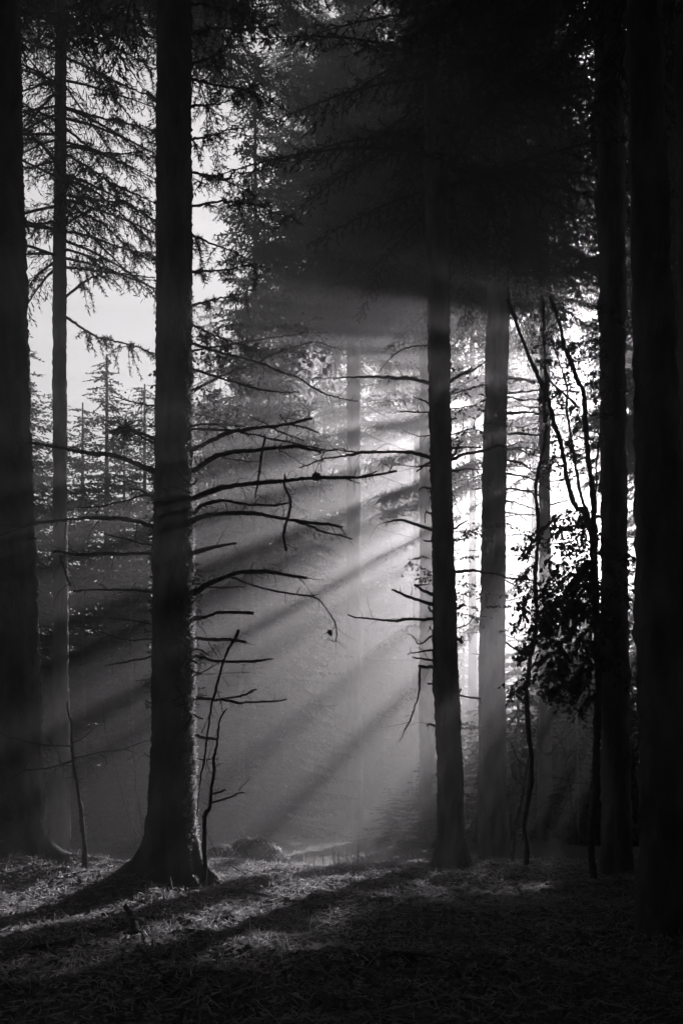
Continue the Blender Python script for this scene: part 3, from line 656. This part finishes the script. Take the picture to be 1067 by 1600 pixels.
for poly, w0, w1 in ((((460,352),(370,350),(280,345),(180,325),(100,305),(60,300),(5,260)), 2.5, 1.6), (((470,445),(330,490),(200,505),(150,520),(70,570),(0,600)), 4, 2), (((480,430),(580,410),(700,380),(800,370),(880,345),(965,315)), 2.5, 1.5),
    (((470,330),(540,290),(610,235)), 2.2, 1), (((520,800),(545,797),(565,793)), 3, 2), (((300,295),(345,350),(385,410),(395,465),(430,515)), 2, 1.2), (((75,580),(100,650),(128,740)), 1.8, 1.4), (((75,580),(110,580),(140,612)), 1.6, 1.2),
    (((0,680),(40,720),(90,830),(165,960)), 2, 1.2), (((640,400),(680,430),(685,460),(672,490)), 1.8, 1), (((805,370),(840,385),(858,410),(815,445)), 2.2, 1.4), (((185,520),(200,560),(205,590),(178,565)), 1.4, 1), (((150,520),(170,480),(185,450)), 1.4, 1),
    (((490,520),(498,550),(500,570)), 2.5, 1.6), (((520,1080),(470,1040),(430,1005)), 1.4, 1), (((360,480),(350,520),(365,570)), 1.2, .8)):
    branch(ds2, Z4(*poly), w0, w1, 11.4, R.uniform(-.25, .25), None, .25, "dead_branch")
for lab, poly, d, w in (("thin pale leaning pole in the dim haze left of the big spruce", [(232,1330),(212,1300),(196,1258),(180,1195),(165,1140),(160,1100)], 15.5, 2.2),
                        ("thin dark leaning pole close to the left side of the big spruce", [(228,1330),(222,1290),(212,1225),(204,1120),(190,1060)], 16.5, 4)):
    stem_thing("dead_sapling", lab, "dead sapling", poly, w, 1.5, d, .3)

# ------------------------------------------------------------------ leafy plants
def leaves_on(mb, lines, l, spacing, hang=.35, spread=1.0):
    """leaves set alternately along twigs"""
    O, D, N_, LL = [], [], [], []
    for ln in lines:
        seglen = np.linalg.norm(np.diff(ln, axis=0), axis=1); tot = seglen.sum()
        k = max(2, int(tot / spacing))
        s = np.linspace(.15, 1, k) * (len(ln) - 1.001)
        i = s.astype(int); f = (s - i)[:, None]
        p = ln[i] * (1 - f) + ln[i + 1] * f; t = unit(ln[i + 1] - ln[i])
        sg = np.where(np.arange(k) % 2 == 0, 1, -1)[:, None]
        sd = unit(np.cross(t, np.array((0, 0, 1.0)) + rng.standard_normal((k, 3)) * .25))
        d = unit(t * .6 + sg * sd * spread + np.array((0, 0, -1)) * rng.uniform(0, 2 * hang, (k, 1)) + rng.standard_normal((k, 3)) * .25)
        O.append(p + rng.standard_normal((k, 3)) * .01); D.append(d)
        N_.append(unit(np.cross(d, sd) * sg + rng.standard_normal((k, 3)) * .5)); LL.append(l * rng.uniform(.6, 1.2, k))
    O, D, N_, LL = map(np.concatenate, (O, D, N_, LL))
    mb.quads(leaf_quads(O, D, N_, LL, LL * .62))

def sprout(o, d, ln, n=3, curve=.25, sub=.5):
    """a twig line from o with n side twigs"""
    main = smooth_line([o, o + d * ln * .5 + rng.standard_normal(3) * ln * .05, o + d * ln + np.array((0, 0, -curve * ln * .4))], 8)
    L = [main]
    for _ in range(n):
        k = R.randrange(2, 7); t = unit(main[k + 1] - main[k]) if k < 7 else d
        dd = unit(t + rng.standard_normal(3) * .6)
        q = ln * sub * R.uniform(.5, 1)
        L.append(smooth_line([main[k], main[k] + dd * q * .5, main[k] + dd * q + np.array((0, 0, -.15 * q))], 5))
    return L

# many-stemmed shrub in front of the right-hand trunks
DS = 12.0
SH = [ZU((545,1230),(530,1000),(550,750),(562,500),(572,250),(570,0)) + [(931,980),(928,900),(926,820)]]
b0 = at(925, 1371, DS)
sh = thing("hazel_shrub", "tall dark leafy shrub whose slender stems fan upward over the bright gap", "shrub", b0)
branch(sh, SH[0], 12, 12, DS, 0, None, .02, "stem")
stems = [(((578,1260),(520,1100),(490,1090),(450,980),(410,780),(370,640),(330,490),(260,350),(210,220),(150,70),(110,-40)), 8, 5), (((578,1260),(545,1100),(520,1060),(500,940),(470,780),(440,580),(430,420),(380,250),(350,180)), 5.5, 2.5),
    (((578,1260),(575,1150),(580,1040),(560,900),(540,650),(530,520),(500,400),(440,260),(400,120),(370,20),(350,-60)), 10, 4.5), (((505,545),(430,480),(360,420),(300,310),(270,275)), 4, 2), (((578,1260),(585,1100),(590,1000),(600,850),(615,700),(640,560),(680,400),(740,200),(800,70),(840,10)), 4, 1.5)]
lines = []
for poly, w0, w1 in stems:
    pp = ZS_(*poly); branch(sh, pp, w0, w1, DS, R.uniform(-.5, .5), None, .06, "stem")
    lines.append([np.array(at(*p, DS)) for p in pp])
fol = MB()
tw_lines = []
def grow(px, py, dx, dy, ln, n=4):
    d = unit(np.array((dx, R.uniform(-.8, .8), -dy)))
    tw_lines.extend(sprout(at(px, py, DS + R.uniform(-.35, .35)), d, ln, n))
for k in range(115):
    py = R.uniform(790, 1075)
    px = R.uniform(866, 945)
    grow(px, py, R.uniform(-1, -.15) if R.random() < .8 else R.uniform(0, .7), R.uniform(.05, 1.0), R.uniform(.3, .62), 4)
for px, py, dx, dy, ln in ((862,815,-.9,.6,.35),(850,840,-.8,.65,.45),(842,880,-.7,.7,.42),(850,900,-.8,.8,.4),(838,945,-.75,.7,.42),(845,990,-.75,.75,.4),(838,1000,-.7,.6,.35),(855,960,-.7,.7,.5),(842,1040,-.8,.55,.45),(835,1055,-.7,.5,.4),(830,930,-.8,.75,.3)):
    grow(px, py, dx, dy, ln, 5)
for k in range(80):
    grow(R.uniform(862, 940), R.uniform(470, 745), R.uniform(-1, .6), R.uniform(-.3, .5), R.uniform(.2, .45), 3)
for ln in tw_lines: tube(fol, ln, np.linspace(.004, .0015, len(ln)), 4, 0)
leaves_on(fol, tw_lines[:-80 * 4], .07, .03, .5)
leaves_on(fol, tw_lines[-80 * 4:], .042, .022, .3)
fol.build("foliage", M_SHRUB, sh)
# slender curving stem left of the shrub
ss = stem_thing("hazel_sapling", "single slender curving stem rising between the striped trunk and the leafy shrub", "sapling",
    [(823,1350)] + ZU((150,900),(190,600),(160,250),(170,0)) + ZT((240,850),(265,700),(265,400),(275,150),(270,0))[1:] + ZS_((275,900),(310,750),(325,650),(310,560),(325,400),(315,200),(310,0),(300,-60)), 8, 3.5, 12.8, .4, "stem", .05, M_WOOD)
for poly, w0, w1 in ((ZS_((290,850),(340,825),(420,805)), 2, 1), (ZT((240,440),(180,420),(120,410)), 2, 1.2), (ZT((225,855),(160,820),(100,775)), 3, 1.2), (ZU((175,600),(110,550),(70,470),(40,420)), 2.5, 1), (ZU((165,250),(120,200),(40,160)), 3, 1.5), (ZU((150,720),(90,640),(60,560)), 2, 1)):
    branch(ss, poly, w0, w1, 12.8, R.uniform(-.4, .4), None, .4, "branch")
s3 = stem_thing("dead_sapling", "small bare sapling with a tangle of side twigs in the dim gap under the shrub", "dead sapling", ZU((450,1030),(445,1000),(430,850),(400,650),(375,490),(320,370)), 3.5, 1.5, 15.0, .2)
for poly in (((410,680),(350,650),(290,625)), ((420,680),(470,640)), ((420,680),(500,690),(530,695)), ((300,500),(380,420),(450,340)), ((400,740),(360,860),(320,910),(280,920)), ((430,860),(480,900),(505,920)), ((430,870),(360,830),(290,825)), ((415,690),(410,780),(420,860),(400,980)), ((430,860),(470,850),(520,845)), ((380,540),(420,500),(450,490))):
    branch(s3, ZU(*poly), 2, 1, 15.0, R.uniform(-.5, .5), None, .6, "dead_branch")
s4 = stem_thing("dead_sapling", "thin dark pole leaning right in the gloom beside the striped trunk", "dead sapling", [(800,1345),(806,1290),(816,1240),(826,1180)], 5, 3, 14.0)

# beech sapling behind the second spruce: small leaf sprays across the bright gap
DB = 17.0
bs = thing("beech_sapling", "slim beech sapling hidden behind the black spruce, its small leaf sprays hanging in the glow", "sapling", at(704, 1310, DB) * (1, 1, 0) + (0, 0, float(gz(1.8, DB))))
branch(bs, [(704,1330),(702,1100),(694,900),(690,700),(688,560)], 9, 4, DB, 0, None, 0, "stem")
fol = MB(); L_ = []
for poly in ([(692,690),(730,672),(770,660),(805,668),(840,672)], [(692,700),(740,668),(800,655)], [(695,850),(730,836),(780,822),(830,832)], [(696,850),(745,826),(790,818)], [(695,885),(720,872),(746,870)], [(697,945),(740,948),(780,946),(812,950)], [(697,940),(735,925),(790,930)], [(698,955),(725,960),(752,965)],
             [(690,880),(668,872),(648,872)], [(690,900),(665,890),(640,878)], [(692,905),(672,902),(658,906)], [(700,915),(722,913),(730,912)], [(704,1130),(728,1132),(752,1136)], [(704,1138),(735,1138)], [(692,640),(720,615),(752,600)], [(692,620),(715,605),(745,590)], [(692,650),(725,640),(755,625)], [(695,830),(730,830),(755,836)]):
    dd = R.uniform(-.6, .6)
    ln = smooth_line([at(p[0], p[1], DB + dd * i / len(poly)) for i, p in enumerate(poly)], 14)
    L_.append(ln)
    for k in range(4, 14, 2):
        dv = unit(unit(ln[min(k, 12) + 1] - ln[min(k, 12)]) + rng.standard_normal(3) * (.6, .6, .35))
        q = R.uniform(.1, .3)
        L_.append(smooth_line([ln[k], ln[k] + dv * q * .5, ln[k] + dv * q + (0, 0, -.05)], 5))
for ln in L_: tube(fol, ln, np.linspace(.006, .002, len(ln)), 4, 0)
leaves_on(fol, L_, .075, .05, .3)
fol.build("foliage", M_LEAF, bs)

# beech behind the big spruce: the bright hanging leaves
DP = 14.0
bp = thing("beech_sapling", "beech sapling behind the big spruce with a spray of bright backlit leaves", "sapling", at(272, 1300, DP) * (1, 1, 0) + (0, 0, float(gz(-2.5, DP))))
branch(bp, [(272,1330),(270,1000),(268,700),(272,520)], 8, 4, DP, 0, None, 0, "stem")
branch(bp, [(270,640),(320,600),(380,575),(440,550),(490,535),(525,545)], 4.5, 2, DP, 0, None, .2, "branch")
branch(bp, [(272,560),(320,545),(400,532),(470,520),(512,520)], 4, 1.6, DP, .3, None, .2, "branch")
def leaf_cloud(mb, spots, l, d):
    O, D, N_ = [], [], []
    for px, py, n, r in spots:
        for _ in range(n):
            O.append(at(px + R.gauss(0, r), py + R.gauss(0, r), d + R.uniform(-.15, .15)))
            D.append((R.uniform(-.8, .8), R.uniform(-.4, .4), -R.uniform(.3, 1.2)))
            N_.append((R.uniform(-.6, .6), -1, R.uniform(-.5, .6)))
    LL = np.array([l * R.uniform(.65, 1.3) for _ in O])
    mb.quads(leaf_quads(np.array(O), unit(np.array(D)), unit(np.array(N_)), LL, LL * .75))
fol = MB()
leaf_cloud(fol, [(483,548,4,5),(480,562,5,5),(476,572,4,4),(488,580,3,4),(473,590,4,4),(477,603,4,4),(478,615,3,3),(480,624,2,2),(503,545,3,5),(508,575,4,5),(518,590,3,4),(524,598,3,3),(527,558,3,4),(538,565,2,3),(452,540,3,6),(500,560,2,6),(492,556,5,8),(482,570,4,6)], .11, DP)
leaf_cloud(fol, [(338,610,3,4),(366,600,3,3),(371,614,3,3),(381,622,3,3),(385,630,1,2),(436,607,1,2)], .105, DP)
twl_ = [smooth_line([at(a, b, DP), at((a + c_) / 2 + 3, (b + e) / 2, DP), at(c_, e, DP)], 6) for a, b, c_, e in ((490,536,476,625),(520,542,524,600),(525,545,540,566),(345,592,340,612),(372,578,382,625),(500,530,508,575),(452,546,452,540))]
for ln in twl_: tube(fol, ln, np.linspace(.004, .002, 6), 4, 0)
fol.build("foliage", M_BACKLIT, bp)
fol = MB()                                                                    # less lit leaves of the same sapling, in the darker leaf colour
L_ = []
for k in range(30):
    px, py = R.uniform(300, 460), R.uniform(505, 560)
    L_ += sprout(at(px, py, DP + R.uniform(-.4, .6)), unit(np.array((R.uniform(-.3, 1), R.uniform(-.5, .5), R.uniform(-.6, .3)))), R.uniform(.25, .5), 3)
for k in range(16):
    px, py = R.uniform(300, 380), R.uniform(575, 690)
    L_ += sprout(at(px, py, DP + .6), unit(np.array((R.uniform(-.3, 1), R.uniform(-.5, .5), R.uniform(-.6, .3)))), R.uniform(.25, .5), 3)
for ln in L_: tube(fol, ln, np.linspace(.004, .0015, len(ln)), 4, 0)
leaves_on(fol, L_, .08, .05, .3)
fol.build("foliage", M_LEAF, bp)

# ------------------------------------------------------------------ small things on the floor
def lump(name, label, cat, px, py0, py1, d, wpx, matr, seed):
    z0 = float(gz((px - CX) / FPX * d, d)); top = CAM_H - (py0 - HOR) / FPX * d
    wx = wpx / 2 / FPX * d; h = max(.2, top - z0)
    g = np.random.default_rng(seed); n, s = 22, 40
    ph = np.linspace(.001, np.pi / 2 + .35, n); th = np.linspace(0, 2 * np.pi, s, endpoint=False)
    PH, TH = np.meshgrid(ph, th, indexing='ij')
    rr = 1 + .10 * vnoise(PH * 3 + seed, np.cos(TH) * 2 + np.sin(TH) * 3, seed) + .02 * g.standard_normal(PH.shape)
    v = np.stack([wx * rr * np.sin(PH) * np.cos(TH), wx * .8 * rr * np.sin(PH) * np.sin(TH), h * rr * np.cos(PH)], -1)
    c = np.array(((px - CX) / FPX * d, d, z0))
    t = thing(name, label, cat, c)
    mb = MB(); i = np.arange(n - 1)[:, None] * s; j = np.arange(s)[None, :]; k = (j + 1) % s
    mb.add((v + c).reshape(-1, 3), np.stack([i + j, i + s + j, i + s + k, i + k], -1).reshape(-1, 4))
    fuzz(t, mb.build("body", matr, t, True), 2500, lambda c, n: c[:, 2] > z0, .015, .06)
    return t
lump("mossy_boulder", "rounded mossy boulder dim in the haze right of the big spruce", "boulder", 392, 1312, 1345, 16.5, 112, M_STONE, 3)
lump("mossy_boulder", "lower mossy boulder touching the big spruce's sunlit root behind", "boulder", 345, 1324, 1345, 15.6, 64, M_STONE, 8)
def floor_stick(label, pts, r0, r1, lift=.02, tw=.15, name="fallen_branch"):
    P = []
    for px, py, up in pts:
        d = CAM_H * FPX / (py - HOR)
        for _ in range(6):
            x = (px - CX) / FPX * d; d = (CAM_H - float(gz(x, d)) - up) * FPX / (py - HOR)
        x = (px - CX) / FPX * d
        P.append(np.array((x, d, float(gz(x, d)) + up + lift)))
    ln = smooth_line(P, max(8, int(np.linalg.norm(P[-1] - P[0]) / .03)))
    t = thing(name, label, "branch", P[0])
    mb = MB(); rad = np.linspace(r0, r1, len(ln)); tube(mb, ln, rad, 7, .12)
    twigs(mb, ln, rad, tw, 9)
    mb.build("wood", M_WOOD, t, True)
for a in (("stout fallen branch lying right of the sunlit root", [(345,1400,0),(380,1399,.03),(418,1403,.02)], .028, .014),
          ("short bare stick poking up from the litter beyond the sunlit root", [(392,1372,0),(375,1362,.03),(360,1354,.06)], .012, .006),
          ("broken pale log end standing in the lit litter below the trunk", [(216,1462,0),(208,1438,.04),(196,1420,.10)], .03, .022),
          ("pale forked stick lying in the lit litter at lower left", [(52,1485,.02),(85,1478,.05),(122,1466,.03)], .016, .008),
          ("pale stick crossing the forked one at lower left", [(70,1468,.03),(76,1486,.05),(88,1496,.03)], .012, .007),
          ("long thin stick lying left of the trunk shadow", [(105,1398,0),(130,1393,.03),(158,1391,.02)], .012, .006),
          ("thin stick leaning out of the litter at far left", [(55,1352,.02),(28,1325,.12),(8,1312,.2)], .008, .004),
          ("dark stick half buried in front of the lit strip", [(215,1480,0),(245,1520,.03),(290,1550,.03)], .012, .006),
          ("thin bent stick standing at the litter crest right of the boulder", [(455,1355,0),(440,1330,.2),(425,1306,.45)], .007, .004),
          ("tiny upright peg catching the sun in the dark foreground", [(641,1496,0),(640,1489,.06)], .01, .008),
          ("straight stick lying beside the upright peg", [(615,1492,.01),(640,1494,.02),(680,1500,.01)], .01, .006),
          ("curved stick in the dark foreground below the lit strip", [(228,1485,.0),(222,1462,.06),(206,1458,.02)], .009, .005)):
    floor_stick(*a)

# litter: twigs, needles and dead leaves that nobody could count
def scatter(n, xr, yr):
    x = rng.uniform(*xr, n); y = rng.uniform(*yr, n)
    return x, y
lit = MB()
n = 34000
x, y = scatter(n, (-5.5, 5.0), (5.0, 15.2))
z = gz(x, y) + .012 * vnoise(x * 7, y * 7, 3)
o = np.stack([x, y, z + rng.uniform(0, .03, n)], 1)
d = unit(np.stack([rng.standard_normal(n), rng.standard_normal(n), np.abs(rng.standard_normal(n)) * .55], 1))
l = rng.gamma(2.0, .032, n) + .02; wd = rng.uniform(.0022, .0055, n)
s = unit(np.cross(d, np.array((0, 0, 1.0)) + rng.standard_normal((n, 3)) * .4))
a, e = o - d * l[:, None] * .5, o + d * l[:, None] * .5
lit.quads(np.stack([a - s * wd[:, None], a + s * wd[:, None], e + s * wd[:, None] * .6, e - s * wd[:, None] * .6], 1))
up = unit(np.cross(d, s)); lit.quads(np.stack([a - up * wd[:, None], a + up * wd[:, None], e + up * wd[:, None] * .6, e - up * wd[:, None] * .6], 1))
n = 15000
x, y = scatter(n, (-5.5, 5.0), (5.0, 15.2))
o = np.stack([x, y, gz(x, y) + .012 * vnoise(x * 7, y * 7, 3) + rng.uniform(.0, .035, n)], 1)
d = unit(np.stack([rng.standard_normal(n), rng.standard_normal(n), rng.standard_normal(n) * .4], 1))
nn = unit(np.stack([rng.standard_normal(n) * .6, rng.standard_normal(n) * .6, np.ones(n)], 1))
l = rng.uniform(.015, .05, n)
lit.quads(leaf_quads(o, d, nn, l, l * rng.uniform(.4, .8, n), .3))
for _ in range(420):
    x0_, y0_ = R.uniform(-5, 4.5), R.uniform(5.2, 14.5)
    a_ = R.uniform(0, 6.28); l_ = R.uniform(.12, .6); up_ = R.choice((0, 0, .03, .1, .3))
    q = np.linspace(-.5, .5, 7)
    xs_ = x0_ + math.cos(a_) * l_ * q + rng.standard_normal(7) * .012; ys_ = y0_ + math.sin(a_) * l_ * q + rng.standard_normal(7) * .012
    r_ = R.uniform(.0025, .007)
    tube(lit, np.stack([xs_, ys_, gz(xs_, ys_) + .012 + (q + .5) * up_ * l_], 1), np.linspace(r_, r_ * .5, 7), 5, .12)
tag(lit.build("forest_litter", M_LITTER), "dry twigs, needles and dead leaves strewn over the forest floor", "litter", kind="stuff")

# grass blades
gr = MB()
def blade(o, d, ln, wd, bend):
    t = np.linspace(0, 1, 6)[:, None]
    p = o + np.array((0, 0, 1.0)) * ln * (t - bend * t ** 2.2 * .75) + d * ln * bend * t ** 1.7
    s = unit(np.cross(d, (0, 0, 1.0))) * wd * (1 - .85 * t)
    gr.quads(np.stack([p[:-1] - s[:-1], p[:-1] + s[:-1], p[1:] + s[1:], p[1:] - s[1:]], 1))
def tuft(px, py, n, ln, r=.08, d=None):
    d0 = d or CAM_H * FPX / (py - HOR)
    for _ in range(n):
        xx = (px - CX) / FPX * d0 + R.gauss(0, r); yy = d0 + R.gauss(0, r)
        a_ = R.uniform(0, 6.28)
        blade(np.array((xx, yy, float(gz(xx, yy)))), np.array((math.cos(a_), math.sin(a_), 0)), ln * R.uniform(.5, 1.2), R.uniform(.003, .006), R.uniform(.15, .8))
tuft(545, 1352, 55, .42, .22); tuft(560, 1350, 40, .3, .3); tuft(528, 1350, 5, .7, .1, 13.2); tuft(545, 1350, 4, .85, .1, 13.2); tuft(450, 1352, 16, .22, .08); tuft(478, 1356, 12, .25, .1)
for _ in range(60): tuft(R.uniform(60, 235), R.uniform(1340, 1400), 4, .13, .1)
for _ in range(70): tuft(R.uniform(330, 590), R.uniform(1345, 1400), 5, .10, .12)
for _ in range(190): tuft(R.uniform(0, 470), R.uniform(1395, 1510), 6, .09, .1)
for _ in range(60): tuft(R.uniform(350, 950), R.uniform(1400, 1560), 5, .1, .12)
tag(gr.build("grass", M_GRASS), "thin arching grass blades on the forest floor", "grass", kind="stuff")

for k, (x, y) in enumerate(((6.6, 4.6), (8.6, 2.6), (6.4, -.2), (4.2, -3.2), (1.2, -3.6), (-1.4, -4.2), (-4.6, -2.0), (-6.6, .6), (-7.2, 4.8), (9.8, 6.6), (-4.2, 1.8), (4.4, 2.4), (10.4, -.8), (-9.8, 1.2), (0.2, -7.2), (6.4, -5.2), (-6.2, -5.2))):
    copy_tree("unseen low crowned spruce added around the camera to block skylight", "unseen low crowned spruces added against skylight", x, y, HIGH[k % 3], T_HIGH, .85, 1.25, 8.2)  # unseen canopy added to darken the haze near the camera
for k, (x, y, cz, r, lab) in enumerate(((-3.38, 20.0, 18.2, 1.5, "added tall spruce hidden behind the big spruce, its high crown blocking skylight"), (-6.55, 20.0, 18.4, 1.4, "added tall spruce hidden behind the left edge trunk, high crown blocking skylight"), 
        (-4.25, 25.4, 20.5, 1.6, "added rearmost tall spruce hidden behind the big spruce, high crown blocking skylight"), (8.9, 21.0, 11.5, 1.3, "added tall spruce in the dark behind the leafy shrub"), (10.8, 24.4, 11.5, 1.3, "added tall spruce in the dark behind the broad right trunk"), (12.3, 20.5, 10.5, 1.3, "tall spruce in the dark beyond the right photo edge"), (13.6, 25.2, 10.5, 1.3, "second tall spruce added in the dark beyond the right edge"), (-9.4, 23.6, 21.0, 1.4, "unseen tall spruce added beyond the left edge, high crown blocking skylight"))):
    copy_tree(lab, None, x, y, HIGH[(k + 1) % 3], T_HIGH, 1.0, r, cz)  # hidden crowns added to keep skylight out of the haze

# ------------------------------------------------------------------ haze
mb = MB()
x0, x1, y0, y1, z0, z1 = -32, 32, -24, 48.5, -2.2, 34
c = np.array([(x, y, z) for z in (z0, z1) for y in (y0, y1) for x in (x0, x1)], float)
mb.add(c, [(0, 2, 3, 1), (4, 5, 7, 6), (0, 1, 5, 4), (2, 6, 7, 3), (0, 4, 6, 2), (1, 3, 7, 5)])
hz = bpy.data.materials.new("haze"); hz.use_nodes = True
n = hz.node_tree; n.nodes.remove(n.nodes["Principled BSDF"])
pv = n.nodes.new("ShaderNodeVolumePrincipled")
pv.inputs["Color"].default_value = (.99, .965, .983, 1)
pv.inputs["Density"].default_value = HAZE_DENSITY
pv.inputs["Anisotropy"].default_value = HAZE_G
n.links.new(pv.outputs[0], n.nodes["Material Output"].inputs["Volume"])
tag(mb.build("haze", hz), kind="stuff", label="pale morning haze filling the forest and catching the beams")
